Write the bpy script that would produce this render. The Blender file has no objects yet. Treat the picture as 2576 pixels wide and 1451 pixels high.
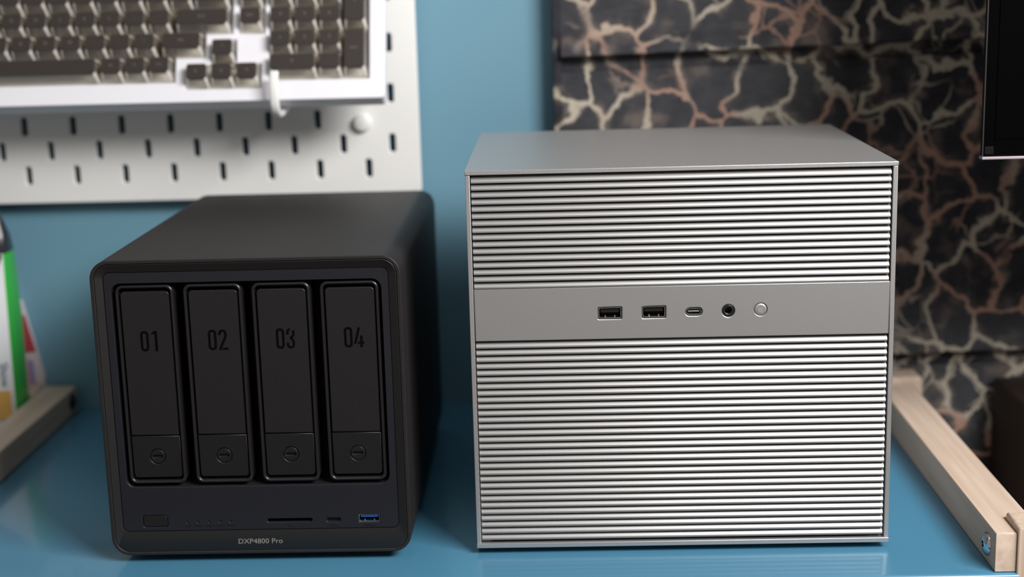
import bpy, bmesh, math, random
from mathutils import Matrix, Vector
random.seed(3)
SC = bpy.context.scene
COL = SC.collection
PI = math.pi

# ------------------------------------------------------------------ camera
F_PX, PITCH, YAW, ROLL, CX, CZ = 3739.10, 0.20791, -0.02999, -0.02698, 0.01132, 0.33615
cp, sp, cy, sy = math.cos(PITCH), math.sin(PITCH), math.cos(YAW), math.sin(YAW)
fw = Vector((sy*cp, cy*cp, -sp)); rt = Vector((cy, -sy, 0)); up = rt.cross(fw)
r2 = math.cos(ROLL)*rt + math.sin(ROLL)*up
u2 = -math.sin(ROLL)*rt + math.cos(ROLL)*up
cd = bpy.data.cameras.new('camera'); cam = bpy.data.objects.new('camera', cd); COL.objects.link(cam)
cam.matrix_world = Matrix(((r2.x, u2.x, -fw.x, CX), (r2.y, u2.y, -fw.y, 0), (r2.z, u2.z, -fw.z, CZ), (0, 0, 0, 1)))
cd.sensor_width = 36; cd.lens = F_PX*36/2576; cd.clip_start = 0.01
cd.dof.use_dof = True; cd.dof.focus_distance = 0.852; cd.dof.aperture_fstop = 4.2; cd.dof.aperture_blades = 9
SC.camera = cam

# ------------------------------------------------------------------ light, world, exposure
W = bpy.data.worlds.new('world'); SC.world = W; W.use_nodes = True
W.node_tree.nodes['Background'].inputs[0].default_value = (1.0, 0.95, 0.90, 1)
W.node_tree.nodes['Background'].inputs[1].default_value = 0.25

def area(name, loc, target, sx, sy_, power, color=(1, 1, 1)):
    l = bpy.data.lights.new(name, 'AREA'); l.shape = 'RECTANGLE'; l.size = sx; l.size_y = sy_; l.energy = power; l.color = color
    o = bpy.data.objects.new(name, l); COL.objects.link(o); o.location = loc
    o.rotation_euler = (Vector(target) - Vector(loc)).to_track_quat('-Z', 'Y').to_euler()
    return o
area('window_light', (0.66, 0.18, 0.86), (-0.05, 1.0, 0.12), 0.66, 0.36, 25.8, (1.0, 0.98, 0.96))
area('overhead_fill', (-0.1, 0.25, 2.1), (0.0, 0.9, 0.1), 1.2, 0.9, 2.5, (1.0, 0.98, 0.95))  # added soft fill from overhead, not a lamp of the room

SC.view_settings.view_transform = 'Standard'; SC.view_settings.look = 'None'
SC.view_settings.exposure = 0.0; SC.view_settings.gamma = 1.0; SC.view_settings.use_curve_mapping = False

# ------------------------------------------------------------------ materials
def base_mat(name):
    m = bpy.data.materials.new(name); m.use_nodes = True
    return m, m.node_tree, m.node_tree.nodes['Principled BSDF']
def nd(t, kind, **kw):
    n = t.nodes.new(kind)
    for k, v in kw.items(): setattr(n, k, v)
    return n
def mat(name, col, rough=0.5, metal=0.0, grain=0.0, gscale=2500, bump=0.0, **inp):
    m, t, b = base_mat(name)
    b.inputs['Base Color'].default_value = (*col, 1); b.inputs['Roughness'].default_value = rough; b.inputs['Metallic'].default_value = metal
    for k, v in inp.items(): b.inputs[k.replace('_', ' ')].default_value = v
    if grain or bump:
        tc = nd(t, 'ShaderNodeTexCoord'); no = nd(t, 'ShaderNodeTexNoise'); no.inputs['Scale'].default_value = gscale; no.inputs['Detail'].default_value = 2
        t.links.new(tc.outputs['Object'], no.inputs['Vector'])
        if grain:
            mr = nd(t, 'ShaderNodeMapRange'); mr.inputs[1].default_value = .3; mr.inputs[2].default_value = .7
            mr.inputs[3].default_value = 1-grain; mr.inputs[4].default_value = 1+grain
            mx = nd(t, 'ShaderNodeVectorMath', operation='SCALE'); mx.inputs[0].default_value = col
            t.links.new(no.outputs['Fac'], mr.inputs[0]); t.links.new(mr.outputs[0], mx.inputs['Scale']); t.links.new(mx.outputs[0], b.inputs['Base Color'])
        if bump:
            bp = nd(t, 'ShaderNodeBump'); bp.inputs['Strength'].default_value = bump; bp.inputs['Distance'].default_value = 0.0001
            t.links.new(no.outputs['Fac'], bp.inputs['Height']); t.links.new(bp.outputs[0], b.inputs['Normal'])
    return m

M_PANEL = mat('bead-blasted aluminium panel', (0.43, 0.423, 0.423), 0.44, 0.75, grain=0.10, gscale=2600, bump=0.15)
M_SILVER = mat('anodised aluminium', (0.50, 0.492, 0.49), 0.42, 0.75, grain=0.10, gscale=2600, bump=0.15)
M_SLAT = mat('satin aluminium slat', (0.38, 0.377, 0.375), 0.42, 0.85, grain=0.04, gscale=1500)
M_INNER = mat('dark interior', (0.012, 0.014, 0.016), 0.7)
M_BRACKET = mat('grey bracket', (0.30, 0.30, 0.30), 0.5, 0.6)
M_RUBBER = mat('black rubber', (0.01, 0.01, 0.011), 0.6)
M_BLACKPL = mat('black plastic', (0.008, 0.008, 0.009), 0.35)
M_STEEL = mat('port steel', (0.55, 0.54, 0.52), 0.25, 1.0)
M_CHROME = mat('chrome', (0.75, 0.77, 0.78), 0.07, 1.0)
M_GOLD = mat('contact metal', (0.6, 0.42, 0.25), 0.3, 1.0)
M_NSHELL = mat('charcoal painted metal', (0.017, 0.0155, 0.0155), 0.5, 0.0, grain=0.25, gscale=1800, bump=0.25, Specular_IOR_Level=0.30)
M_NBEZEL = mat('black bezel plastic', (0.0095, 0.0088, 0.0088), 0.45, grain=0.1, gscale=1500)
M_NPANEL = mat('blue-grey front plate', (0.0125, 0.0128, 0.0170), 0.42, grain=0.12, gscale=1500, Specular_IOR_Level=0.35)
M_NDOOR = mat('charcoal tray door', (0.0125, 0.0115, 0.0130), 0.40, grain=0.12, gscale=1500, Specular_IOR_Level=0.35)
M_NLATCH = mat('charcoal latch', (0.0095, 0.0090, 0.0095), 0.42, grain=0.12, gscale=1500, Specular_IOR_Level=0.33)
M_NTRAY = mat('black tray frame', (0.011, 0.0095, 0.010), 0.33)
M_NVOID = mat('bay void', (0.0015, 0.0015, 0.0015), 0.8)
M_DIGIT = mat('dark printed digit', (0.0022, 0.0016, 0.0014), 0.8, Specular_IOR_Level=0.05)
M_TEXT = mat('grey printed text', (0.22, 0.21, 0.19), 0.5)
M_SMALLTEXT = mat('dim printed text', (0.003, 0.0035, 0.006), 0.6, Specular_IOR_Level=0.1)
M_BLUEUSB = mat('blue usb tongue', (0.006, 0.07, 0.30), 0.35)
M_WHITE = mat('white powder coat', (0.77, 0.765, 0.745), 0.45)
M_KBCASE = mat('white keyboard case', (0.78, 0.775, 0.83), 0.35)
M_KEDGE = mat('keycap edge painted glint', (0.74, 0.70, 0.64), 0.22)  # bright corner highlights put into the edge colour
M_KBPLATE = mat('white switch plate', (0.80, 0.79, 0.77), 0.5)
M_KTOP = mat('smoky brown keycap', (0.036, 0.029, 0.026), 0.35)
M_KTOP2 = mat('smoky grey keycap', (0.036, 0.029, 0.026), 0.35)
def mat_clear():
    m, t, b = base_mat('clear keycap skirt'); t.nodes.remove(b)
    out = t.nodes['Material Output']; tr = nd(t, 'ShaderNodeBsdfTransparent'); tr.inputs[0].default_value = (0.93, 0.915, 0.875, 1)
    gl = nd(t, 'ShaderNodeBsdfGlossy'); gl.inputs['Roughness'].default_value = 0.14
    df = nd(t, 'ShaderNodeBsdfDiffuse'); df.inputs[0].default_value = (0.80, 0.77, 0.72, 1)
    fr = nd(t, 'ShaderNodeFresnel'); fr.inputs['IOR'].default_value = 1.55
    ge = nd(t, 'ShaderNodeNewGeometry'); iv = nd(t, 'ShaderNodeMath', operation='SUBTRACT'); iv.inputs[0].default_value = 1.0; t.links.new(ge.outputs['Backfacing'], iv.inputs[1])
    mu = nd(t, 'ShaderNodeMath', operation='MULTIPLY'); t.links.new(fr.outputs[0], mu.inputs[0]); t.links.new(iv.outputs[0], mu.inputs[1])
    m0 = nd(t, 'ShaderNodeMixShader'); m0.inputs[0].default_value = 0.10
    m1 = nd(t, 'ShaderNodeMixShader')
    t.links.new(tr.outputs[0], m0.inputs[1]); t.links.new(df.outputs[0], m0.inputs[2])
    t.links.new(mu.outputs[0], m1.inputs[0]); t.links.new(m0.outputs[0], m1.inputs[1]); t.links.new(gl.outputs[0], m1.inputs[2]); t.links.new(m1.outputs[0], out.inputs[0])
    return m
M_KCLEAR = mat_clear()
M_LEGEND = mat('keycap legend', (0.17, 0.14, 0.13), 0.5)
M_ROWBAND = mat('brown row band sheet', (0.13, 0.10, 0.065), 0.5)
M_MONITOR = mat('black monitor plastic', (0.0010, 0.0009, 0.0010), 0.25, Specular_IOR_Level=0.05)
M_MONFRAME = mat('dark monitor edge', (0.022, 0.022, 0.024), 0.4)
M_STICKER = mat('dark sticker', (0.005, 0.0045, 0.0045), 0.5, Specular_IOR_Level=0.1)
M_MONLIP = mat('silver monitor lip', (0.62, 0.55, 0.60), 0.35, 0.7)
M_BAGBLACK = mat('black pouch film', (0.02, 0.02, 0.028), 0.3)
M_BAGWHITE = mat('white pouch film', (0.84, 0.85, 0.87), 0.35)
M_BAGGREEN = mat('green pouch side', (0.04, 0.40, 0.06), 0.3)
M_BAGORANGE = mat('orange print', (0.75, 0.42, 0.10), 0.4)
M_BAGTEXT = mat('dark teal print', (0.05, 0.09, 0.12), 0.5)
M_POUCHRED = mat('red print', (0.40, 0.05, 0.06), 0.4)
M_POUCHPINK = mat('pink print', (0.62, 0.30, 0.36), 0.4)
M_POUCHVIOLET = mat('violet print', (0.28, 0.26, 0.48), 0.4)
M_POUCHWHITE = mat('pale pouch film', (0.60, 0.55, 0.57), 0.35)
M_FLOOR = mat('floor boards', (0.10, 0.07, 0.05), 0.5, grain=0.2, gscale=6)
M_BLOCKWALL = mat('dark light-blocking wall', (0.02, 0.018, 0.018), 0.7, grain=0.1, gscale=20)
M_BROWN = mat('brown wood with painted shade', (0.012, 0.005, 0.0022), 0.6, grain=0.3, gscale=40)  # base colour darkened to carry the shade of shelf and monitor

def mat_blue(name, rough, coat):
    m, t, b = base_mat(name)
    tc = nd(t, 'ShaderNodeTexCoord'); no = nd(t, 'ShaderNodeTexNoise'); no.inputs['Scale'].default_value = 700; no.inputs['Detail'].default_value = 3
    bp = nd(t, 'ShaderNodeBump'); bp.inputs['Strength'].default_value = 0.05; bp.inputs['Distance'].default_value = 0.0002
    t.links.new(tc.outputs['Object'], no.inputs['Vector']); t.links.new(no.outputs['Fac'], bp.inputs['Height']); t.links.new(bp.outputs[0], b.inputs['Normal'])
    b.inputs['Base Color'].default_value = (0.138, 0.290, 0.380, 1) if coat == 0 else (0.060, 0.195, 0.305, 1)
    b.inputs['Roughness'].default_value = rough
    if coat:
        b.inputs['Coat Weight'].default_value = coat; b.inputs['Coat Roughness'].default_value = 0.09
    return m
M_WALL = mat_blue('blue wall paint', 0.55, 0)
M_DESK = mat_blue('blue lacquered metal', 0.30, 0.35)

def mat_wood(name, c0, c1, axis):
    m, t, b = base_mat(name)
    tc = nd(t, 'ShaderNodeTexCoord'); mp = nd(t, 'ShaderNodeMapping')
    s = [220, 220, 220]; s[axis] = 9; mp.inputs['Scale'].default_value = s
    no = nd(t, 'ShaderNodeTexNoise'); no.inputs['Scale'].default_value = 1.0; no.inputs['Detail'].default_value = 5
    cr = nd(t, 'ShaderNodeValToRGB'); cr.color_ramp.elements[0].position = .3; cr.color_ramp.elements[1].position = .7
    cr.color_ramp.elements[0].color = (*c0, 1); cr.color_ramp.elements[1].color = (*c1, 1)
    t.links.new(tc.outputs['Object'], mp.inputs[0]); t.links.new(mp.outputs[0], no.inputs['Vector']); t.links.new(no.outputs['Fac'], cr.inputs[0]); t.links.new(cr.outputs[0], b.inputs['Base Color'])
    bp = nd(t, 'ShaderNodeBump'); bp.inputs['Strength'].default_value = 0.15; bp.inputs['Distance'].default_value = 0.0003
    t.links.new(no.outputs['Fac'], bp.inputs['Height']); t.links.new(bp.outputs[0], b.inputs['Normal'])
    b.inputs['Roughness'].default_value = 0.55
    return m
M_WOOD = mat_wood('pale birch along', (0.47, 0.355, 0.27), (0.57, 0.46, 0.375), 1)
M_WOODZ = mat_wood('pale birch upright', (0.44, 0.33, 0.25), (0.58, 0.46, 0.37), 2)

def mat_veined():
    m, t, b = base_mat('black veined stone pattern')
    L = t.links.new
    tc = nd(t, 'ShaderNodeTexCoord')
    n1 = nd(t, 'ShaderNodeTexNoise'); n1.inputs['Scale'].default_value = 28; n1.inputs['Detail'].default_value = 4
    L(tc.outputs['Object'], n1.inputs['Vector'])
    sub = nd(t, 'ShaderNodeVectorMath', operation='SUBTRACT'); sub.inputs[1].default_value = (.5, .5, .5); L(n1.outputs['Color'], sub.inputs[0])
    sc = nd(t, 'ShaderNodeVectorMath', operation='SCALE'); sc.inputs['Scale'].default_value = 0.050; L(sub.outputs[0], sc.inputs[0])
    ad = nd(t, 'ShaderNodeVectorMath', operation='ADD'); L(tc.outputs['Object'], ad.inputs[0]); L(sc.outputs[0], ad.inputs[1])
    def veins(scale, w0, w1, off):
        mp = nd(t, 'ShaderNodeMapping'); mp.inputs['Location'].default_value = off; mp.inputs['Scale'].default_value = (1.15, 0.0, 1.0); L(ad.outputs[0], mp.inputs[0])
        v = nd(t, 'ShaderNodeTexVoronoi', feature='DISTANCE_TO_EDGE', voronoi_dimensions='2D')
        v.inputs['Scale'].default_value = scale
        sep = nd(t, 'ShaderNodeSeparateXYZ'); com = nd(t, 'ShaderNodeCombineXYZ')
        L(mp.outputs[0], sep.inputs[0]); L(sep.outputs[0], com.inputs[0]); L(sep.outputs[2], com.inputs[1]); L(com.outputs[0], v.inputs['Vector'])
        r = nd(t, 'ShaderNodeMapRange', interpolation_type='SMOOTHSTEP')
        r.inputs[1].default_value = w0; r.inputs[2].default_value = w1; r.inputs[3].default_value = 1; r.inputs[4].default_value = 0
        L(v.outputs['Distance'], r.inputs[0]); return r.outputs[0]
    def noise(scale, lo, hi, off, detail=2):
        mp = nd(t, 'ShaderNodeMapping'); mp.inputs['Location'].default_value = off; L(tc.outputs['Object'], mp.inputs[0])
        n = nd(t, 'ShaderNodeTexNoise'); n.inputs['Scale'].default_value = scale; n.inputs['Detail'].default_value = detail; L(mp.outputs[0], n.inputs['Vector'])
        r = nd(t, 'ShaderNodeMapRange', interpolation_type='SMOOTHSTEP'); r.inputs[1].default_value = lo; r.inputs[2].default_value = hi; L(n.outputs['Fac'], r.inputs[0]); return r.outputs[0]
    def mul(a, c):
        q = nd(t, 'ShaderNodeMath', operation='MULTIPLY'); L(a, q.inputs[0])
        if isinstance(c, float): q.inputs[1].default_value = c
        else: L(c, q.inputs[1])
        return q.outputs[0]
    def mx(fac, c1, c2):
        q = nd(t, 'ShaderNodeMixRGB'); L(fac, q.inputs[0])
        for i, c in ((1, c1), (2, c2)):
            if isinstance(c, tuple): q.inputs[i].default_value = (*c, 1)
            else: L(c, q.inputs[i])
        return q.outputs[0]
    base = mx(noise(60, .35, .75, (3, 1, 2), 4), (0.013, 0.0138, 0.0195), (0.028, 0.0285, 0.036))
    def streak():
        mp = nd(t, 'ShaderNodeMapping'); mp.inputs['Scale'].default_value = (60, 60, 900); L(tc.outputs['Object'], mp.inputs[0])
        n = nd(t, 'ShaderNodeTexNoise'); n.inputs['Scale'].default_value = 1.0; n.inputs['Detail'].default_value = 3; L(mp.outputs[0], n.inputs['Vector'])
        r = nd(t, 'ShaderNodeMapRange'); r.inputs[1].default_value = .45; r.inputs[2].default_value = .8; r.inputs[3].default_value = 0; r.inputs[4].default_value = .5; L(n.outputs['Fac'], r.inputs[0]); return r.outputs[0]
    base = mx(streak(), base, (0.060, 0.056, 0.058))
    blot = mul(noise(34, .52, .72, (7, 2, 5), 5), 0.30)
    c = mx(blot, base, (0.33, 0.25, 0.20))
    vein_col = mx(noise(13, .50, .60, (1, 9, 4), 1), (0.40, 0.355, 0.285), (0.34, 0.20, 0.15))
    v1 = mul(veins(25, 0.032, 0.075, (0.31, 0, 0.17)), noise(20, .24, .42, (5, 5, 5)))
    v2 = mul(mul(veins(44, 0.03, 0.09, (1.7, 0, 2.3)), noise(16, .50, .60, (8, 3, 1))), 0.65)
    halo = mul(mul(veins(25, 0.03, 0.20, (0.31, 0, 0.17)), noise(45, .42, .66, (2, 6, 3), 4)), 0.45)
    c = mx(halo, c, (0.30, 0.23, 0.19))
    c = mx(v2, c, vein_col)
    c = mx(v1, c, vein_col)
    L(c, b.inputs['Base Color']); b.inputs['Roughness'].default_value = 0.55; b.inputs['Specular IOR Level'].default_value = 0.25
    return m
M_VEIN = mat_veined()

# ------------------------------------------------------------------ mesh helpers
def finish(name, bm, m, parent=None, smooth=True, root=None):
    bmesh.ops.recalc_face_normals(bm, faces=bm.faces)
    me = bpy.data.meshes.new(name)
    if smooth:
        lay = bm.faces.layers.int.get('flat')
        for f in bm.faces: f.smooth = not (lay and f[lay])
        for e in bm.edges:
            if len(e.link_faces) == 2 and e.calc_face_angle(0) > 0.87: e.smooth = False
    if root is not None: bmesh.ops.translate(bm, verts=bm.verts, vec=-Vector(root))
    bm.to_mesh(me); bm.free()
    ms = m if isinstance(m, (list, tuple)) else [m]
    for q in ms: me.materials.append(q)
    o = bpy.data.objects.new(name, me); COL.objects.link(o)
    if parent is not None: o.parent = parent
    return o
def thing(name, label, cat, loc=(0, 0, 0), group=None):
    o = bpy.data.objects.new(name, None); o.empty_display_size = 0.02; COL.objects.link(o); o.location = loc
    tag(o, label, cat, group); return o
def tag(o, label, cat=None, group=None, kind=None):
    if label: o['label'] = label
    if cat: o['category'] = cat
    if group: o['group'] = group
    if kind: o['kind'] = kind
    return o

def rrect(x0, y0, x1, y1, r, seg=6):
    r = max(min(r, (x1-x0)/2 - 1e-6, (y1-y0)/2 - 1e-6), 0)
    if r <= 1e-5: return [(x0, y0), (x1, y0), (x1, y1), (x0, y1)]
    P = []
    for cx, cy_, a0 in ((x1-r, y0+r, -PI/2), (x1-r, y1-r, 0), (x0+r, y1-r, PI/2), (x0+r, y0+r, PI)):
        for i in range(seg+1):
            a = a0 + PI/2*i/seg; P.append((cx+r*math.cos(a), cy_+r*math.sin(a)))
    return P
def circ(cx, cy_, r, n=32): return [(cx+r*math.cos(2*PI*i/n), cy_+r*math.sin(2*PI*i/n)) for i in range(n)]
def area2(P): return sum(P[i][0]*P[(i+1) % len(P)][1]-P[(i+1) % len(P)][0]*P[i][1] for i in range(len(P)))
def offset(P, d):   # d > 0 shrinks a counter-clockwise outline
    n = len(P); out = []
    for i in range(n):
        a, b, c = P[i-1], P[i], P[(i+1) % n]
        e1 = Vector((b[0]-a[0], b[1]-a[1])); e2 = Vector((c[0]-b[0], c[1]-b[1]))
        if e1.length < 1e-9: e1 = e2
        if e2.length < 1e-9: e2 = e1
        e1.normalize(); e2.normalize()
        n1 = Vector((-e1.y, e1.x)); n2 = Vector((-e2.y, e2.x)); nn = n1+n2
        if nn.length < 1e-6: nn = n1.copy()
        nn.normalize(); k = d/max(nn.dot(n1), 0.35)
        out.append((b[0]+nn.x*k, b[1]+nn.y*k))
    return out

def frame_xz(x, y, z):   # local mm (u right, v up, w toward the viewer) -> world
    return lambda u, v, w: Vector((x+u/1000, y-w/1000, z+v/1000))

def plate_bm(bm, T, outer, holes, w0, thick, bevel=0.0, mi=0, back=True):
    lay = bm.faces.layers.int.get('flat') or bm.faces.layers.int.new('flat')
    loops = [outer if area2(outer) > 0 else outer[::-1]] + [(h if area2(h) < 0 else h[::-1]) for h in holes]
    fe = []; be = []
    for P in loops:
        n = len(P); rows = []
        if bevel > 0:
            rows.append([bm.verts.new(T(x, y, w0)) for x, y in offset(P, bevel)])
            if bevel > 0.25: rows.append([bm.verts.new(T(x, y, w0-bevel*0.29)) for x, y in offset(P, bevel*0.29)])
            rows.append([bm.verts.new(T(x, y, w0-bevel)) for x, y in P])
        else: rows.append([bm.verts.new(T(x, y, w0)) for x, y in P])
        rows.append([bm.verts.new(T(x, y, w0-thick)) for x, y in P])
        for a, b in zip(rows, rows[1:]):
            for i in range(n):
                f = bm.faces.new((a[i], a[(i+1) % n], b[(i+1) % n], b[i])); f.material_index = mi
        fe += [bm.edges.get((rows[0][i], rows[0][(i+1) % n])) for i in range(n)]
        be += [bm.edges.get((rows[-1][i], rows[-1][(i+1) % n])) for i in range(n)]
    for E in ([fe, be] if back else [fe]):
        g = bmesh.ops.triangle_fill(bm, edges=E, use_beauty=True, use_dissolve=False)
        for q in g['geom']:
            if isinstance(q, bmesh.types.BMFace): q.material_index = mi; q[lay] = 1
def plate(name, T, outer, holes, w0, thick, bevel, m, parent, root, back=True, smooth=True):
    bm = bmesh.new(); plate_bm(bm, T, outer, holes, w0, thick, bevel, back=back)
    return finish(name, bm, m, parent, smooth, root)
def box_bm(bm, x0, x1, y0, y1, z0, z1, bev=0.0, seg=2, mi=0):
    lay = bm.faces.layers.int.get('flat') or bm.faces.layers.int.new('flat')
    g = bmesh.ops.create_cube(bm, size=1.0)
    for v in g['verts']:
        v.co = Vector(((x0+x1)/2+v.co.x*(x1-x0), (y0+y1)/2+v.co.y*(y1-y0), (z0+z1)/2+v.co.z*(z1-z0)))
    fs = list({f for v in g['verts'] for f in v.link_faces})
    for f in fs: f.material_index = mi
    if bev > 0:
        es = list({e for v in g['verts'] for e in v.link_edges})
        bmesh.ops.bevel(bm, geom=es, offset=bev, segments=seg, profile=0.5, affect='EDGES')
    bm.normal_update()
    for f in bm.faces:
        if max(abs(c) for c in f.normal) > 0.9999: f[lay] = 1
def box(name, x0, x1, y0, y1, z0, z1, bev, m, parent=None, root=None, seg=2):
    bm = bmesh.new(); box_bm(bm, x0, x1, y0, y1, z0, z1, bev, seg); return finish(name, bm, m, parent, True, root)
def lathe_bm(bm, prof, T, n=32, mi=0):   # prof: (r, w) pairs, T(u, v, w)
    rows = []
    for r, w in prof:
        rows.append([bm.verts.new(T(0, 0, w))] if r < 1e-6 else [bm.verts.new(T(r*math.cos(2*PI*i/n), r*math.sin(2*PI*i/n), w)) for i in range(n)])
    for a, b in zip(rows, rows[1:]):
        for i in range(n):
            j = (i+1) % n
            q = [a[i % len(a)], a[j % len(a)], b[j % len(b)], b[i % len(b)]]
            q = list(dict.fromkeys(q))
            if len(q) > 2: bm.faces.new(q).material_index = mi
def lathe(name, prof, T, m, parent, root, n=32):
    bm = bmesh.new(); lathe_bm(bm, prof, T, n); return finish(name, bm, m, parent, True, root)
def extrude_x(name, prof, x0, x1, m, parent, root, close=True):   # prof: (y, z) outline in metres, extruded along x
    bm = bmesh.new(); A = [bm.verts.new((x0, y, z)) for y, z in prof]; B = [bm.verts.new((x1, y, z)) for y, z in prof]; n = len(prof)
    for i in range(n): bm.faces.new((A[i], A[(i+1) % n], B[(i+1) % n], B[i]))
    bm.faces.new(A); bm.faces.new(B[::-1])
    return finish(name, bm, m, parent, True, root)
_text_cache = {}
def text_mesh(s, align='CENTER'):
    c = bpy.data.curves.new('lettering', 'FONT'); c.body = s; c.align_x = align; c.align_y = 'CENTER'; c.size = 1.0; c.resolution_u = 3
    o = bpy.data.objects.new('lettering', c); COL.objects.link(o)
    dg = bpy.context.evaluated_depsgraph_get(); me = bpy.data.meshes.new_from_object(o.evaluated_get(dg))
    V = [v.co.copy() for v in me.vertices]; Fc = [list(p.vertices) for p in me.polygons]
    bpy.data.objects.remove(o); bpy.data.curves.remove(c); bpy.data.meshes.remove(me)
    return V, Fc
def text(name, s, T, u, v, w, size, m, parent, root, align='CENTER', rot=0.0, width=None):
    if (s, align) not in _text_cache: _text_cache[(s, align)] = text_mesh(s, align)
    V, Fc = _text_cache[(s, align)]
    sx = size
    if width:
        xs = [p.x for p in V]; sx = width/(max(xs)-min(xs))
    bm = bmesh.new(); c, s_ = math.cos(rot), math.sin(rot)
    vs = []
    for p in V:
        x, y = p.x*sx, p.y*size
        vs.append(bm.verts.new(T(u+x*c-y*s_, v+x*s_+y*c, w)))
    for f in Fc:
        try: bm.faces.new([vs[i] for i in f])
        except ValueError: pass
    return finish(name, bm, m, parent, False, root)
def copy_tree(o, parent=None, loc=None):
    c = o.copy(); COL.objects.link(c)
    if parent is not None: c.parent = parent
    if loc is not None: c.location = loc
    for ch in list(o.children): copy_tree(ch, c)
    return c

# ------------------------------------------------------------------ setting: walls and floor
WY = 1.156
w_ = box('wall_back', -1.6, 0.6, WY, WY+0.10, -0.75, 2.2, 0, M_WALL); tag(w_, 'matte blue painted wall behind the pegboard', kind='structure')
f_ = box('floor', -2.0, 2.4, -1.2, 1.3, -0.80, -0.75, 0, M_FLOOR); tag(f_, 'floor far below the shelf', kind='structure')
ws = box('light_block_wall', 1.90, 2.00, -1.2, 1.3, -0.75, 2.2, 0, M_BLOCKWALL); tag(ws, 'added dark wall out of view beyond the monitor, blocking ambient light', kind='structure')  # added wall, unseen, keeps ambient light off the panelling
# veined panelling standing proud of the blue wall, built of lapped planks
wr = box('wall_right', 0.0145, 1.90, 1.1385, WY, -0.75, 1.4, 0, M_VEIN); tag(wr, 'black marbled plank panelling with cream and copper veins', kind='structure')
PY, PH = 1.1385, 0.2405
TILT = 0.022
for k in range(-3, 3):
    z0 = 0.2735 + k*PH; z1 = z0 + PH - 0.0105
    bm = bmesh.new()
    x0, x1 = 0.0190, 1.90
    prof = [(PY, z0), (PY-0.0095, z0), (PY-0.0110, z0+0.0015), (PY-0.0066, z0+0.0145), (PY-0.0048, z0+0.0170), (PY-0.0042, z1-0.0015), (PY-0.0030, z1), (PY, z1)]
    A = [bm.verts.new((x0, y, z)) for y, z in prof]; B = [bm.verts.new((x1, y, z+TILT*(x1-x0))) for y, z in prof]
    n = len(prof)
    for i in range(n): bm.faces.new((A[i], A[(i+1) % n], B[(i+1) % n], B[i]))
    bm.faces.new(A); bm.faces.new(B[::-1])
    finish('plank', bm, M_VEIN, wr)
box('edge_strip', 0.0128, 0.0195, 1.1340, 1.1385, -0.75, 1.4, 0.001, M_VEIN, wr)

# ------------------------------------------------------------------ shelf
RS = (-0.05, 0.95, 0.0)
sh = thing('shelf', 'glossy blue lacquered shelf under the black and the silver box', 'shelf', RS)
fr_r = thing('wooden_support', 'pale wooden support with bolted rail beside the silver computer case', 'support', (0.28, 0.95, -0.70), 'wooden supports bolted to the shelf ends')
fr_l = thing('wooden_support', 'pale wooden support in front of the white and green pouch', 'support', (-0.40, 0.95, 0.0), 'wooden supports bolted to the shelf ends')
RF = {fr_r: (0.28, 0.95, -0.70), fr_l: (-0.40, 0.95, 0.0)}
YF, YB = 0.7885, 1.1555
prof = []
for i in range(7):
    a = -PI/2*i/6; prof.append((YF+0.003-0.003*math.cos(a), -0.003-0.003*math.sin(a)) )
prof = [(YF+0.003+0.003*math.cos(PI+PI/2*0), -0.003)]
prof = [(YF+0.0025*(1-math.cos(PI/2*i/5)), -0.0025*(1-math.sin(PI/2*i/5))) for i in range(6)]
prof += [(YB, 0.0), (YB, -0.018), (YF+0.001, -0.018), (YF, -0.017)]
extrude_x('shelf_board', prof, -0.75, 0.268, M_DESK, sh, RS)
def rail(fr, x0, x1, y0, y1, z1, notch=None):
    bm = bmesh.new()
    if notch:
        P = [(x0, y0), (notch[0], y0), (notch[0], notch[1]), (x1, notch[1]), (x1, y1), (x0, y1)]
        plate_bm(bm, lambda u, v, w: Vector((u/1000, v/1000, w/1000)), [(a*1000, b*1000) for a, b in P], [], z1*1000, z1*1000-0.6, 1.0)
    else: box_bm(bm, x0, x1, y0, y1, 0.0006, z1, 0.0012, 2)
    return finish('side_rail', bm, M_WOOD, fr, True, RF[fr])
rr = rail(fr_r, 0.2550, 0.2815, 0.7916, 1.098, 0.0235, (0.2664, 0.815))
rl = rail(fr_l, -0.4020, -0.3765, 0.70, 1.1480, 0.0215)
def post(fr, x0, x1, y0, y1, z0, z1, bev): 
    return box('post', x0, x1, y0, y1, z0, z1, bev, M_WOODZ, fr, RF[fr], 1)
post(fr_r, 0.2668, 0.3050, 0.7888, 0.8146, -0.70, 0.0275, 0.0012)
post(fr_r, 0.2580, 0.2895, 1.0985, 1.1240, -0.70, 0.0290, 0.0025)
post(fr_l, -0.4400, -0.4025, 1.1230, 1.1480, 0.0006, 0.0240, 0.002)
def bolt(parent, fr, x, y, z, s):
    T = lambda u, v, w: Vector((x-w/1000, y+u*s/1000, z+v*s/1000))
    b = lathe('bolt', [(7.2, 0.0), (7.2, 0.5), (6.6, 1.3), (5.4, 2.1), (4.0, 2.6), (2.4, 2.85), (2.1, 2.8), (2.0, 1.0), (0, 1.0)], T, M_CHROME, parent, RF[fr], 32)
    tag(b, 'domed chrome bolt head')
bolt(rr, fr_r, 0.2550, 0.8075, 0.0110, 0.95)
bl = lathe('bolt', [(6.8, 0.0), (6.8, 0.5), (5.4, 1.9), (3.0, 2.6), (2.4, 2.6), (2.2, 1.0), (0, 1.0)], lambda u, v, w: Vector((-0.3765+w/1000, 1.1335+u/1000, 0.0120+v/1000)), M_BLACKPL, rl, RF[fr_l], 28)  # bolt in shadow; the black colour stands in for that shade
tag(bl, 'bolt head with shade painted into its colour')

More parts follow.
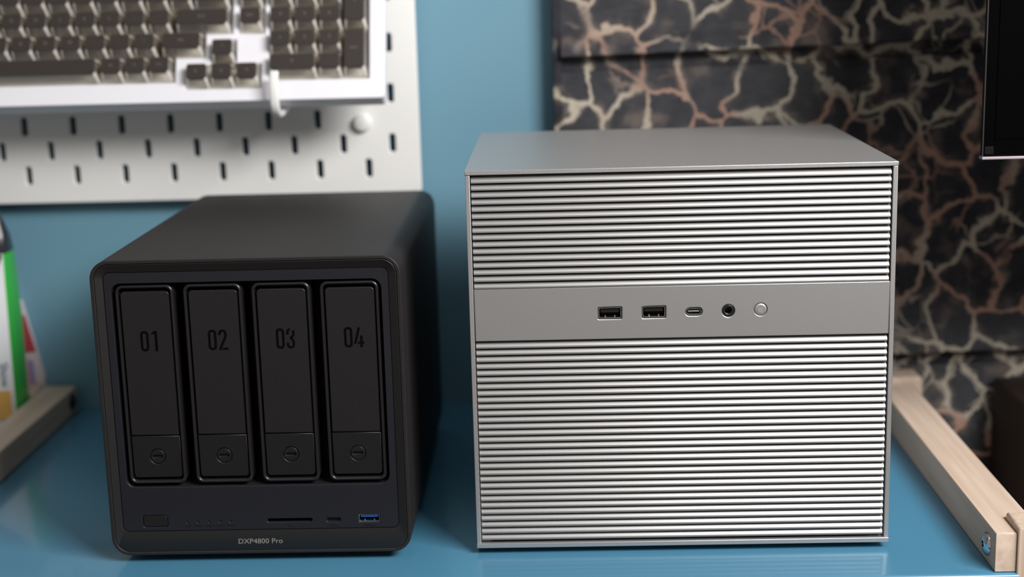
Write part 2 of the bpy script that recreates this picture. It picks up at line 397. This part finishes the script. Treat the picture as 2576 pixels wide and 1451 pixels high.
# ------------------------------------------------------------------ silver computer case
SX, SY, SZ = -0.0382, 0.8304, 0.0040
RC = (SX+0.121, SY+0.105, 0.0)
TS = frame_xz(SX, SY, SZ)
cs = thing('computer_case', 'silver aluminium computer case fronted by horizontal slats', 'computer', RC)
def sbox(name, u0, u1, d0, d1, v0, v1, bev, m, parent=None):
    return box(name, SX+u0/1000, SX+u1/1000, SY+d0/1000, SY+d1/1000, SZ+v0/1000, SZ+v1/1000, bev/1000, m, parent or cs, RC)
DEP = 208
sbox('top_plate', -0.5, 242.3, -0.2, DEP, 222.3, 224.8, 0.35, M_SILVER)
sbox('bottom_plate', -0.3, 242.2, -0.8, DEP, 0.0, 2.9, 0.35, M_SILVER)
sbox('side_plate', -0.2, 2.4, 0.2, DEP, 2.9, 222.2, 0.35, M_SILVER)
sbox('side_plate', 239.4, 242.1, 0.2, DEP, 2.9, 222.2, 0.35, M_SILVER)
sbox('back_plate', 2.5, 239.3, DEP-3, DEP-0.5, 3.0, 222.2, 0.2, M_SILVER)
sbox('inner_wall', 2.45, 239.35, 16, 17, 3.0, 222.2, 0, M_INNER)
for v0, v1 in ((3.0, 113.0), ):
    sbox('bracket', 2.6, 8.2, 3.6, 5.0, v0, v1, 0, M_BRACKET)
    sbox('bracket', 231.0, 239.2, 4.6, 6.0, v0, v1, 0, M_BRACKET)
for u in (65.2, 121.2, 177.0):
    sbox('rib', u-0.6, u+0.6, 3.1, 6.5, 6.0, 121.0, 0, M_BRACKET)
    sbox('rib', u-0.5, u+0.5, 3.5, 6.5, 160.0, 218.0, 0, M_BRACKET)
for u in (18, 224):
    for d in (16, 190):
        lathe('foot', [(0, -4), (7.5, -4), (8, -3.4), (8, 0), (0, 0)], lambda a, b, c, u=u, d=d: Vector((SX+(u+a)/1000, SY+(d+b)/1000, SZ+c/1000)), M_RUBBER, cs, RC, 24)
# louvre slats: a thin vertical lip and a sloped, slightly hollow upper face
sp_ = [(0.0, 0.0), (0.0, 0.80), (0.05, 0.96), (0.13, 1.12), (0.40, 1.60), (0.75, 2.10), (1.20, 2.60), (1.75, 3.05), (2.4, 3.45), (3.2, 3.80), (4.2, 4.10), (4.2, 3.5), (3.0, 3.1), (2.0, 2.2), (1.3, 1.2), (0.7, 0.2), (0.5, 0.0)]
def slat(v0):
    return extrude_x('slat', [(SY+(0.35+y)/1000, SZ+(v0+z)/1000) for y, z in sp_], SX+3.0/1000, SX+238.5/1000, M_SLAT, cs, RC)
first = slat(217.7)
for k in range(1, 16):
    c = first.copy(); COL.objects.link(c); c.parent = cs; c.location = (0, 0, -4.05*k/1000)
for k in range(30):
    c = first.copy(); COL.objects.link(c); c.parent = cs; c.location = (0, 0, (121.7-217.7-4.031*k)/1000)
# port strip
PV0, PV1 = 126.0, 156.6
usb_rects = [(73.4, 137.7, 87.2, 144.9), (98.5, 137.8, 112.3, 145.0)]
holes = [rrect(*r, 0.7, 3) for r in usb_rects] + [rrect(123.3, 138.7, 133.1, 143.6, 2.4, 6), circ(147.8, 141.3, 3.7, 36), circ(166.2, 141.7, 3.75, 36)]
pp = plate('port_panel', TS, rrect(2.7, PV0, 239.1, PV1, 0.2, 1), holes, 0.0, 3.0, 0.45, M_PANEL, cs, RC)
for x0, y0, x1, y1 in usb_rects:
    p = plate('usb_port', TS, rrect(x0+0.35, y0+0.45, x1-0.35, y1-0.35, 0.6, 3), [rrect(x0+0.85, y0+0.95, x1-0.85, y1-0.85, 0.4, 3)], -0.5, 9.0, 0.12, M_STEEL, cs, RC)
    tag(p, 'empty rectangular socket with a steel shell')
    sbox('socket_back', x0+0.4, x1-0.4, 9.0, 9.4, y0+0.5, y1-0.4, 0, M_INNER, p)
    sbox('tongue', x0+1.6, x1-1.6, 1.8, 9.0, y1-3.5, y1-1.5, 0.1, M_BLACKPL, p)
    for q in (4.2, 9.6):
        sbox('contact', x0+q-0.35, x0+q+0.35, 1.4, 7.0, y0+1.0, y0+1.9, 0.1, M_GOLD, p)
p = plate('usb_c_port', TS, rrect(123.75, 139.2, 132.65, 143.15, 1.95, 6), [rrect(124.2, 139.65, 132.2, 142.7, 1.5, 6)], -0.6, 7.0, 0.1, M_STEEL, cs, RC)
tag(p, 'small oval socket with a centre tongue')
sbox('socket_back', 124.1, 132.3, 6.6, 7.0, 139.5, 142.9, 0, M_INNER, p)
sbox('tongue', 125.0, 131.4, 1.2, 6.5, 140.85, 141.6, 0.1, M_BRACKET, p)
p = lathe('audio_jack', [(3.55, -1.2), (3.5, -0.5), (3.2, -0.25), (2.2, -0.35), (1.85, -0.6), (1.75, -6.5), (0, -6.5)], lambda u, v, w: TS(147.8+u, 141.3+v, w), M_BLACKPL, cs, RC, 36)
tag(p, 'round black socket')
p = lathe('power_button', [(3.45, -2.0), (3.45, -0.35), (3.2, -0.12), (2.15, -0.12), (2.1, -0.4), (1.95, -0.4), (1.9, -0.12), (0, -0.12)], lambda u, v, w: TS(166.2+u, 141.7+v, w), M_SILVER, cs, RC, 40)
tag(p, 'round silver button with a circle on its face')

# ------------------------------------------------------------------ black drive enclosure
NX, NY, NZ = -0.2545, 0.8245, 0.0050
RN = (NX+0.089, NY+0.128, 0.0)
TN = frame_xz(NX, NY, NZ)
na = thing('drive_enclosure', 'black four-bay network storage box with numbered drive doors', 'storage box', RN)
plate('shell', TN, rrect(0, 0, 178, 178, 11, 10), [rrect(2.4, 2.1, 175.6, 175.8, 8.6, 10)], 0.0, 257.0, 0.5, M_NSHELL, na, RN)
def ring(name, L, m):   # L: list of (outline, w)
    bm = bmesh.new(); rows = [[bm.verts.new(TN(x, y, w)) for x, y in P] for P, w in L]; n = len(rows[0])
    for a, b in zip(rows, rows[1:]):
        for i in range(n): bm.faces.new((a[i], a[(i+1) % n], b[(i+1) % n], b[i]))
    return finish(name, bm, m, na, True, RN)
ring('bezel', [(rrect(2.45, 2.15, 175.55, 175.75, 8.6, 10), -4.0), (rrect(2.45, 2.15, 175.55, 175.75, 8.6, 10), -0.5), (rrect(2.8, 2.5, 175.2, 175.4, 8.2, 10), -0.25),
               (rrect(6.8, 14.0, 170.9, 170.8, 4.0, 10), -2.2), (rrect(6.8, 14.0, 170.9, 170.8, 4.0, 10), -6.0)], M_NBEZEL)
OP = rrect(10.9, 41.4, 166.3, 164.0, 5.5, 8)
port_holes = [rrect(92.7, 18.5, 119.4, 20.7, 1.0, 5), rrect(127.7, 18.2, 136.3, 20.7, 1.1, 5), rrect(146.9, 17.7, 159.4, 22.5, 0.4, 3), rrect(18.7, 16.6, 33.6, 24.0, 1.6, 5)]
leds = [45.1+6.45*i for i in range(5)]
plate('front_panel', TN, rrect(6.9, 14.1, 170.8, 170.7, 3.9, 10), [OP] + port_holes + [circ(x, 19.4, 0.55, 12) for x in leds], -2.6, 3.0, 0.35, M_NPANEL, na, RN)
def nbox(name, u0, u1, d0, d1, v0, v1, bev, m, parent=None):
    return box(name, NX+u0/1000, NX+u1/1000, NY+d0/1000, NY+d1/1000, NZ+v0/1000, NZ+v1/1000, bev/1000, m, parent or na, RN)
nbox('bay_back', 3, 175, 26, 28, 3, 175, 0, M_NVOID)
nbox('rear_panel', 2.5, 175.5, 250, 254, 2.2, 175.7, 0, M_NBEZEL)
plate('bay_recess', TN, rrect(10.4, 40.9, 166.8, 164.5, 5.6, 8), [offset(OP, 0.02)], -5.6, 20.0, 0.0, M_NVOID, na, RN)
# digits as outlines (mm, origin at the digit's lower left; 4.9 x 12.2)
def ribbon(pts, w):
    L = []; R = []
    for i, p in enumerate(pts):
        a = Vector(pts[max(i-1, 0)]); b = Vector(pts[min(i+1, len(pts)-1)]); d = (b-a).normalized(); n = Vector((-d.y, d.x))*w/2
        q = Vector(p); L.append(tuple(q+n)); R.append(tuple(q-n))
    return L + R[::-1]
def arc(cx, cy_, rx, ry, a0, a1, n=10): return [(cx+rx*math.cos(math.radians(a0+(a1-a0)*i/n)), cy_+ry*math.sin(math.radians(a0+(a1-a0)*i/n))) for i in range(n+1)]
S_ = 1.45
def digit_shapes(d):
    if d == '0': return [(rrect(0, 0, 4.9, 12.2, 2.2, 6), [rrect(S_, S_, 4.9-S_, 12.2-S_, 0.9, 5)])]
    if d == '1': return [([(1.9, 0), (3.5, 0), (3.5, 12.2), (2.1, 12.2), (0.2, 11.0), (0.2, 9.7), (1.9, 10.5)], [])]
    if d == '2': return [(ribbon([(0.75, 8.9), (0.75, 9.6)] + arc(2.5, 9.7, 1.75, 1.8, 175, 0, 10) + [(4.2, 8.6), (3.9, 7.4), (2.4, 4.2), (1.2, 1.6), (0.75, 0.0)], 1.45), []), ([(1.9, 0.0), (5.4, 0.0), (5.4, 1.4), (2.6, 1.4)], [])]
    if d == '3': return [(ribbon([(0.75, 8.4), (0.75, 9.4)] + arc(2.45, 9.75, 1.70, 1.75, 170, 95, 7), 1.45), []),
                         (ribbon([(4.15, 10.9), (4.15, 9.0), (4.1, 8.3), (3.75, 7.5), (3.2, 6.9), (2.3, 6.45)], 1.4), []),
                         (ribbon([(2.3, 6.2), (3.2, 5.75), (3.85, 5.0), (4.15, 4.0), (4.15, 2.8)] + arc(2.45, 2.5, 1.70, 1.75, 0, -180, 14)[1:] + [(0.75, 3.6)], 1.4), [])]
    if d == '4': return [([(0.0, 2.1), (1.5, 2.1), (4.0, 11.6), (2.6, 12.0)], []), ([(2.2, 2.0), (3.7, 2.0), (3.7, 0.0), (5.2, 0.0), (5.2, 2.0), (6.1, 2.0), (6.1, 3.4), (5.2, 3.4), (5.2, 7.0), (3.7, 7.0), (3.7, 3.4), (2.6, 3.4)], [])]
BW = 39.37
def bay(i):
    x = 12.8 + BW*i
    fr = plate('drive_tray', TN, rrect(x, 43.3, x+33.7, 162.8, 4.2, 7), [rrect(x+1.9, 45.3, x+31.8, 160.9, 2.8, 7)], -3.2, 18.0, 0.85, M_NTRAY, na, RN)
    plate('door', TN, rrect(x+2.7, 72.9, x+31.9-0.7, 158.9, 1.8, 6)[0:0] or [(x+2.7, 72.9), (x+31.2, 72.9)] + rrect(x+2.7, 72.9, x+31.2, 158.9, 2.2, 6)[7:21], [], -4.2, 9.0, 0.5, M_NDOOR, fr, RN)
    la = plate('latch', TN, rrect(x+2.7, 46.9, x+31.2, 72.3, 2.2, 6)[0:7] + [(x+31.2, 72.3), (x+2.7, 72.3)] + rrect(x+2.7, 46.9, x+31.2, 72.3, 2.2, 6)[21:28],
               [circ(x+17.3, 59.8, 4.6, 32)], -4.3, 9.0, 0.4, M_NLATCH, fr, RN)
    bm = bmesh.new(); T2 = lambda u, v, w: TN(x+17.3+u, 59.8+v, w)
    plate_bm(bm, T2, circ(0, 0, 4.25, 32), [rrect(-2.9, -0.8, 2.9, 0.8, 0.1, 1)], -4.35, 1.2, 0.3)
    lk = finish('lock', bm, M_NLATCH, fr, True, RN)
    nbox('lock_slot', x+13.0, x+21.6, 5.6, 6.2, 55.5, 64.1, 0, M_NVOID, fr)
    bm = bmesh.new()
    plate_bm(bm, T2, ribbon(arc(0, 0, 6.2, 6.2, 88, 8, 10), 0.30), [], -4.26, 0.2)
    plate_bm(bm, T2, circ(-0.7, 6.3, 0.55, 10), [circ(-0.7, 6.3, 0.3, 10)], -4.26, 0.2)
    plate_bm(bm, T2, circ(6.6, -0.7, 0.55, 10), [circ(6.6, -0.7, 0.3, 10)], -4.26, 0.2)
    finish('lock_mark', bm, M_NDOOR, fr, False, RN)
    bm = bmesh.new()
    for j, d in enumerate('0%d' % (i+1)):
        ox = x + 12.6 + (0 if j == 0 else 6.0 + (0.4 if d == '1' else 0) - (0.5 if d == '4' else 0))
        for o_, h_ in digit_shapes(d):
            plate_bm(bm, lambda u, v, w, ox=ox: TN(ox+u, 123.5+v, w), o_, h_, -4.16, 0.12)
    finish('bay_number', bm, M_DIGIT, fr, False, RN)
for i in range(4): bay(i)
# lower strip
p = plate('power_button', TN, rrect(19.0, 16.9, 33.3, 23.7, 1.4, 5), [], -2.75, 4, 0.35, M_NLATCH, na, RN)
nbox('card_slot', 92.4, 119.7, 9.0, 9.5, 18.2, 21.0, 0, M_NVOID)
p = plate('usb_c_port', TN, rrect(127.9, 18.4, 136.1, 20.5, 1.0, 5), [rrect(128.3, 18.75, 135.7, 20.15, 0.7, 5)], -3.2, 5, 0.1, M_NBEZEL, na, RN)
nbox('socket_back', 128.0, 136.0, 8.0, 8.4, 18.3, 20.6, 0, M_NVOID, p)
nbox('tongue', 129.2, 134.8, 4.0, 8.0, 19.2, 19.7, 0, M_BLACKPL, p)
p = plate('usb_port', TN, rrect(147.0, 17.8, 159.3, 22.4, 0.4, 3), [rrect(147.4, 18.2, 158.9, 22.0, 0.3, 3)], -3.0, 8, 0.1, M_STEEL, na, RN)
nbox('socket_back', 147.2, 159.1, 10.4, 10.8, 18.0, 22.2, 0, M_NVOID, p)
tag(nbox('tongue', 148.2, 158.2, 3.4, 10.4, 20.5, 21.8, 0.1, M_BLUEUSB, p), 'bright blue tongue')
for q in (150.4, 156.0): nbox('contact', q-0.3, q+0.3, 4.0, 8.0, 18.3, 19.2, 0.05, M_STEEL, p)
for x in leds:
    lathe('indicator_light', [(0.5, -3.6), (0.45, -2.9), (0, -2.75)], lambda u, v, w, x=x: TN(x+u, 19.4+v, w), M_NLATCH, na, RN, 12)
for x, s, w in zip([45.9, 52.0, 58.6, 65.0, 71.4], ['LAN', 'DISK1', 'DISK2', 'DISK3', 'DISK4'], [3.0, 4.6, 5.2, 5.2, 5.2]):
    text('marking', s, TN, x, 16.8, -2.57, 1.4, M_SMALLTEXT, na, RN, width=w)
text('marking', 'SD', TN, 106.2, 15.8, -2.57, 1.4, M_SMALLTEXT, na, RN)
text('marking', '10Gbps', TN, 132.0, 15.8, -2.57, 1.4, M_SMALLTEXT, na, RN, width=5.4)
text('marking', '10Gbps', TN, 153.2, 15.8, -2.57, 1.4, M_SMALLTEXT, na, RN, width=7.0)
slope = (2.2-0.25)/(14.0-2.5)
TT = lambda u, v, w: TN(u, v, -0.25-(v-2.5)*slope+0.06)
text('model_lettering', 'DXP4800 Pro', TT, 88.2, 7.35, 0, 4.1, M_TEXT, na, RN, width=26.2)
for u in (22, 156):
    for d in (22, 232):
        lathe('foot', [(0, -5), (7.5, -5), (8, -4.4), (8, 0.2), (0, 0.2)], lambda a, b, c, u=u, d=d: Vector((NX+(u+a)/1000, NY+(d+b)/1000, NZ+c/1000)), M_RUBBER, na, RN, 24)

# ------------------------------------------------------------------ pegboard
BX1, BZ0, BY = -0.0908, 0.1712, 1.1400
RB = (-0.35, BY+0.0025, BZ0)
pb = thing('pegboard', 'white metal pegboard with slotted holes on the blue wall', 'pegboard', RB)
TB = lambda u, v, w: Vector((u/1000, BY-w/1000, v/1000))
PXP = 37.95
slots = []
for r in range(0, 9):
    zz = 192.8 + 19.1*r
    x_right = -131.0 if r % 2 == 0 else -112.0
    for k in range(0, 14):
        xx = x_right - PXP*k
        if r == 2 and k == 0: continue
        if xx < -640: continue
        slots.append(rrect(xx-2.5, zz-7.2, xx+2.5, zz+7.2, 2.3, 4))
plate('board', TB, rrect(-660, BZ0*1000, BX1*1000, 600, 5.0, 6), slots, 0.0, 5.0, 0.7, M_WHITE, pb, RB)
for x, z in ((-134.2, 228.2), (-620, 228.2), (-134.2, 560), (-620, 560)):
    lathe('screw_cap', [(6.9, 0.0), (6.9, 3.0), (6.4, 4.4), (5.2, 5.0), (0, 5.2)], lambda u, v, w, x=x, z=z: TB(x+u, z+v, w), M_WHITE, pb, RB, 28)
    lathe('spacer', [(0, -15.9), (7, -15.9), (7, -5.0), (0, -5.0)], lambda u, v, w, x=x, z=z: TB(x+u, z+v, w), M_WHITE, pb, RB, 20)

# ------------------------------------------------------------------ keyboard
TAU = math.radians(-22)
KP = Vector((0, 1.075, 0.262)); ku = Vector((0, -math.sin(TAU), math.cos(TAU))); kn = Vector((0, -math.cos(TAU), -math.sin(TAU)))
TK = lambda u, v, w: KP + Vector((u/1000, 0, 0)) + ku*(v/1000) + kn*(w/1000)
RK = tuple(TK(-290, -10, -10))
kb = thing('keyboard', 'white keyboard with smoky brown clear keycaps hanging on the pegboard', 'keyboard', RK)
main_well = [(-478, 4.6), (-260.6, 4.6), (-260.6, 23.0), (-238.8, 23.0), (-238.8, 40.8), (-219.2, 40.8), (-219.2, 112), (-478, 112)]
arrow_well = [(-253.2, -1.0), (-197.8, -1.0), (-197.8, 17.6), (-216.2, 17.6), (-216.2, 35.8), (-235.2, 35.8), (-235.2, 17.6), (-253.2, 17.6)]
nav_well = [(-215.2, 40.2), (-195.6, 40.2), (-195.6, 112), (-215.2, 112)]
pad_well = [(-193.0, 4.4), (-119.6, 4.4), (-119.6, 112), (-193.0, 112)]
plate('case', TK, rrect(-488, -10.4, -108.8, 122, 3.0, 5), [main_well, arrow_well, nav_well, pad_well], 0.0, 7.0, 0.6, M_KBCASE, kb, RK)
plate('lower_case', TK, rrect(-487, -10.1, -109.4, 121, 3.0, 5), [], -7.3, 11.0, 0.4, M_KBCASE, kb, RK)
plate('switch_plate', TK, rrect(-484, -6, -112, 118, 2, 3), [], -6.4, 0.6, 0.0, M_KBPLATE, kb, RK)
for x0, v0, x1, v1 in ((-477, 14.5, -262, 111), (-262, 32, -240, 111), (-240, 50, -221, 111), (-234, 15, -217.5, 30), (-214, 58, -197, 111), (-192, 14.5, -121, 111)):
    plate('row_band_sheet', TK, rrect(x0, v0, x1, v1, 0.5, 2), [], -5.9, 0.4, 0.0, M_ROWBAND, kb, RK)  # added sheets; their brown imitates dark bands seen through the clear skirts

def key_mesh(w, h):
    bm = bmesh.new()
    W0, H0 = w*17.9/2-0.5, h*17.8/2-0.5
    W1, Hb, Hf = W0-1.35, H0-0.9, H0-4.9
    def loop(x0, y0, x1, y1, z, r): return [(x, y, z) for x, y in rrect(x0, y0, x1, y1, r, 3)]
    L = [loop(-W0, -H0, W0, H0, -2.5, 1.3), loop(-W0, -H0, W0, H0, -1.6, 1.3), loop(-W1-0.25, -Hf-0.25, W1+0.25, Hb+0.25, 7.6, 1.8), loop(-W1+0.2, -Hf+0.2, W1-0.2, Hb-0.2, 8.0, 1.6)]
    rows = [[bm.verts.new(p) for p in P] for P in L]; n = len(rows[0])
    for j, (a, b) in enumerate(zip(rows, rows[1:])):
        for i in range(n):
            f = bm.faces.new((a[i], a[(i+1) % n], b[(i+1) % n], b[i])); f.material_index = 1 if (j == 1 and i % 4 != 3 and i < 8) or (j == 1 and i in (13, 14)) else 0
    bm.faces.new(rows[0][::-1]).material_index = 0
    bm.faces.new(rows[-1]).material_index = 0
    bmesh.ops.recalc_face_normals(bm, faces=bm.faces)
    me = bpy.data.meshes.new('keycap'); bm.to_mesh(me); bm.free()
    me.materials.append(M_KCLEAR); me.materials.append(M_KEDGE); me.shade_smooth(); me.set_sharp_from_angle(angle=math.radians(25))
    # dark core under the clear top
    bm = bmesh.new()
    P = [(rrect(-W1+0.1, -Hf+0.1, W1-0.1, Hb-0.1, 1.6, 3), 8.05), (rrect(-W1-0.05, -Hf-0.2, W1+0.05, Hb+0.1, 1.8, 3), 7.7), (rrect(-W1-0.3, -Hf-1.0, W1+0.3, Hb+0.3, 1.8, 3), 6.0)]
    rows = [[bm.verts.new((x, y, z)) for x, y in q] for q, z in P]
    for a, b in zip(rows, rows[1:]):
        for i in range(n): bm.faces.new((a[i], a[(i+1) % n], b[(i+1) % n], b[i]))
    bm.faces.new(rows[0])
    bmesh.ops.recalc_face_normals(bm, faces=bm.faces)
    m2 = bpy.data.meshes.new('key_top'); bm.to_mesh(m2); bm.free(); m2.materials.append(M_KTOP); m2.shade_smooth(); m2.set_sharp_from_angle(angle=math.radians(40))
    return me, m2, (Hb-Hf)/2
KM = Matrix(((1, 0, 0, 0), (0, ku.y, kn.y, 0), (0, ku.z, kn.z, 0), (0, 0, 0, 1)))
_kc = {}
def key(x, v, legend, w=1.0, h=1.0, dx=0.0):
    if (w, h) not in _kc: _kc[(w, h)] = key_mesh(w, h)
    me, m2, off = _kc[(w, h)]
    o = bpy.data.objects.new('keycap', me); COL.objects.link(o); o.parent = kb
    o.matrix_local = Matrix.Translation(TK(x, v, 0) - Vector(RK)) @ KM @ Matrix.Diagonal((0.001, 0.001, 0.001, 1))
    t = bpy.data.objects.new('key_top', m2); COL.objects.link(t); t.parent = o
    if legend:
        lo = text('legend', legend, lambda a, b, c: Vector((a, b, c)), dx, off+0.2, 8.10, 3.4 if len(legend) == 1 else 2.5, M_LEGEND, o, None)
    # switch housing seen through the clear skirt
    return o
for k, s in enumerate('/.,MNBV'): key(-282.2-17.95*k, 31.8, s)
for k, s in enumerate("';LKJHGF"): key(-272.0-17.95*k, 49.6, s)
for k, s in enumerate('][POIUYT'): key(-256.6-17.95*k, 67.4, s)
for k, s in enumerate('=-0987654'): key(-265.6-17.95*k, 85.2, s)
for x, s in ((-305.9, 'Alt'), (-288.4, 'Fn'), (-270.9, 'Ctrl')): key(x, 14.0, s, 0.98)
key(-371.0, 14.0, None, 6.2)
key(-255.3, 31.8, 'Shift', 1.72)
key(-240.6, 49.6, 'Enter', 2.25)
key(-234.2, 67.4, '\\', 1.5)
key(-238.5, 85.2, 'Backspace', 2.0)
for x, s in ((-243.8, '\u2190'), (-225.6, '\u2193'), (-207.4, '\u2192')): key(x, 8.2, s)
key(-225.4, 26.2, '\u2191')
for v, s in ((49.6, 'PgDn'), (67.4, 'PgUp'), (85.2, 'Home')): key(-205.4, v, s)
key(-174.6, 14.0, '0', 2.0)
for j, (row, v) in enumerate((('123', 31.8), ('456', 49.6), ('789', 67.4), ('N/*', 85.2))):
    for x, s in zip((-183.4, -165.6, -147.7), row): key(x, v, s)
key(-147.7, 14.0, '.')
key(-129.6, 22.9, 'Enter', 1.0, 2.0)
key(-129.6, 58.5, '+', 1.0, 2.0)
key(-129.6, 85.2, '-')

# hook carrying the keyboard
def sweep(name, path, wid, th, m, parent=None, root=None):
    bm = bmesh.new(); rows = []
    sec = rrect(-wid/2, -th/2, wid/2, th/2, th*0.42, 4)
    for i, p in enumerate(path):
        a = Vector(path[max(i-1, 0)]); b = Vector(path[min(i+1, len(path)-1)]); d = (b-a).normalized()
        xax = Vector((1, 0, 0)); nn = xax.cross(d).normalized()
        rows.append([bm.verts.new(Vector(p)+xax*u+nn*v) for u, v in sec])
    n = len(sec)
    for a, b in zip(rows, rows[1:]):
        for i in range(n): bm.faces.new((a[i], a[(i+1) % n], b[(i+1) % n], b[i]))
    bm.faces.new(rows[0]); bm.faces.new(rows[-1][::-1])
    return finish(name, bm, m, parent, True, root)
hx = -0.1865
pts = [(hx, BY+0.004, 0.2535), (hx, 1.120, 0.2470), (hx, 1.100, 0.2430)]
for i in range(9):
    a = math.radians(-90-90*i/8); pts.append((hx, 1.0745+0.0125*math.cos(a), 0.2530+0.0115*math.sin(a)))
pts += [(hx, 1.0615, 0.2600), (hx, 1.0640, 0.2690), (hx, 1.0665, 0.2725)]
hk = sweep('pegboard_hook', pts, 0.0065, 0.0042, M_WHITE)
tag(hk, 'white curved hook gripping the bottom lip of the keyboard', 'hook')
pts2 = [(p[0]-0.228, p[1], p[2]) for p in pts]

# ------------------------------------------------------------------ monitor
RM = (0.56, 0.88, 0.22)
mo = thing('monitor', 'black monitor with a thin silver lip along its lower edge', 'monitor', RM)
MX0, MX1, MY, MZ0, MZ1 = 0.2640, 0.96, 0.880, 0.2222, 0.64
box('panel', MX0+0.0006, MX1, MY+0.0005, MY+0.006, MZ0+0.0018, MZ1, 0.0006, M_MONITOR, mo, RM)
box('rear_housing', MX0+0.09, MX1-0.09, MY+0.006, MY+0.030, MZ0+0.05, MZ1-0.05, 0.004, M_MONITOR, mo, RM)
box('screen', MX0+0.0075, MX1-0.007, MY-0.0002, MY+0.002, MZ0+0.012, MZ1-0.008, 0, M_MONITOR, mo, RM)
box('edge_trim', MX0, MX0+0.0008, MY-0.0004, MY+0.0006, MZ0+0.0018, MZ1, 0.0002, M_MONFRAME, mo, RM)
box('lower_lip', MX0, MX1, MY-0.0012, MY+0.006, MZ0, MZ0+0.0016, 0.0003, M_MONLIP, mo, RM)
box('sticker', MX0+0.0015, MX0+0.0068, MY-0.0003, MY+0.002, MZ0+0.0030, MZ0+0.0075, 0.0002, M_STICKER, mo, RM)
box('wall_arm', 0.53, 0.59, MY+0.030, 1.134, 0.36, 0.42, 0.004, M_MONITOR, mo, RM)

# ------------------------------------------------------------------ pouches on the shelf
RP = (-0.45, 1.105, 0.0)
po = thing('food_pouch', 'white pouch with green side and black top standing behind a wooden rail', 'bag', RP)
levels = [(0.000, -0.4045, 0.030), (0.030, -0.4040, 0.031), (0.085, -0.4035, 0.031), (0.118, -0.4035, 0.029), (0.140, -0.4038, 0.025), (0.153, -0.4046, 0.018), (0.166, -0.4080, 0.010), (0.178, -0.4135, 0.004)]
def pouch_rows(ycen, xl):
    out = []
    for z, xr, th in levels:
        y0 = ycen-th/2; y1 = ycen+th/2
        out.append([(xl, y1, z), (xl, y0, z), ((xl+xr)/2, y0-0.003, z), (xr-0.0018, y0, z), (xr-0.0004, y0+0.002, z), (xr, ycen, z), (xr-0.0015, y1-0.002, z), (xr-0.006, y1, z)])
    return out
rows = pouch_rows(1.1065, -0.520)
def loft(name, rows, cols, lo, hi, m, parent, root, closed=False):
    bm = bmesh.new(); R = [[bm.verts.new(rows[i][c]) for c in cols] for i in range(lo, hi+1)]
    k = len(cols)
    for a, b in zip(R, R[1:]):
        for i in range(k if closed else k-1): bm.faces.new((a[i], a[(i+1) % k], b[(i+1) % k], b[i]))
    if closed: bm.faces.new(R[0]); bm.faces.new(R[-1][::-1])
    return finish(name, bm, m, parent, True, root)
loft('front_film', rows, [1, 2, 3], 0, 4, M_BAGWHITE, po, RP)
loft('back_film', rows, [7, 0, 1], 0, 4, M_BAGWHITE, po, RP)
loft('side_gusset', rows, [3, 4, 5, 6, 7], 0, 4, M_BAGGREEN, po, RP)
loft('folded_top', rows, list(range(8)), 4, 7, M_BAGBLACK, po, RP, True)
# black label wrapping down the front in a slant
bm = bmesh.new()
def fp(x, z, o=0.0006):
    th = 0.031 if z < 0.1 else 0.031-(z-0.1)*0.17
    return Vector((x, 1.1065-th/2-0.0022-o, z))
q = [fp(-0.519, 0.075), fp(-0.440, 0.090), fp(-0.4150, 0.1170), fp(-0.4055, 0.1380), fp(-0.4055, 0.1400), fp(-0.519, 0.1400)]
bm.faces.new([bm.verts.new(p) for p in q]); finish('front_label', bm, M_BAGBLACK, po, False, RP)
TP = lambda u, v, w: fp(u/1000, v/1000, 0.0008)
text('lettering', 'Show', TP, -411.2, 47.5, 0, 8.6, M_BAGTEXT, po, RP, rot=-PI/2)
bm = bmesh.new(); bm.faces.new([bm.verts.new(fp(x, z, 0.0005)) for x, z in ((-0.519, 0.012), (-0.4080, 0.012), (-0.4080, 0.0345), (-0.519, 0.0345))]); finish('print_band', bm, M_BAGORANGE, po, False, RP)

R2 = (-0.45, 1.145, 0.0)
p2 = thing('snack_packet', 'red and white packet leaning behind the green-sided pouch', 'bag', R2)
def tri(name, pts, y0, y1, m):
    bm = bmesh.new(); A = [bm.verts.new((x, y0+(y1-y0)*0, z)) for x, z in pts]; B = [bm.verts.new((x, y1, z)) for x, z in pts]; n = len(pts)
    for i in range(n): bm.faces.new((A[i], A[(i+1) % n], B[(i+1) % n], B[i]))
    bm.faces.new(A); bm.faces.new(B[::-1]); return finish(name, bm, m, p2, False, R2)
tri('film', [(-0.500, 0.0), (-0.4035, 0.0), (-0.4032, 0.030), (-0.4160, 0.090), (-0.430, 0.108), (-0.500, 0.110)], 1.1495, 1.1550, M_POUCHWHITE)
tri('print_band', [(-0.430, 0.048), (-0.4074, 0.050), (-0.4137, 0.080), (-0.430, 0.082)], 1.1488, 1.1496, M_POUCHRED)
tri('print_band', [(-0.440, 0.022), (-0.4140, 0.022), (-0.4150, 0.044), (-0.440, 0.044)], 1.1488, 1.1496, M_POUCHPINK)
tri('print_band', [(-0.4138, 0.024), (-0.4100, 0.024), (-0.4105, 0.042), (-0.4138, 0.044)], 1.1486, 1.1496, M_POUCHVIOLET)

# ------------------------------------------------------------------ brown cabinet below the panelling
RBW = (0.52, 1.05, -0.75)
bc = thing('side_cabinet', 'brown wooden cabinet darkened by painted shade, standing low beside the shelf', 'cabinet', RBW)
box('cabinet_body', 0.350, 0.75, 1.00, 1.128, -0.75, 0.020, 0.003, M_BROWN, bc, RBW)
box('cabinet_door', 0.356, 0.744, 0.985, 0.9995, -0.70, 0.010, 0.002, M_BROWN, bc, RBW)
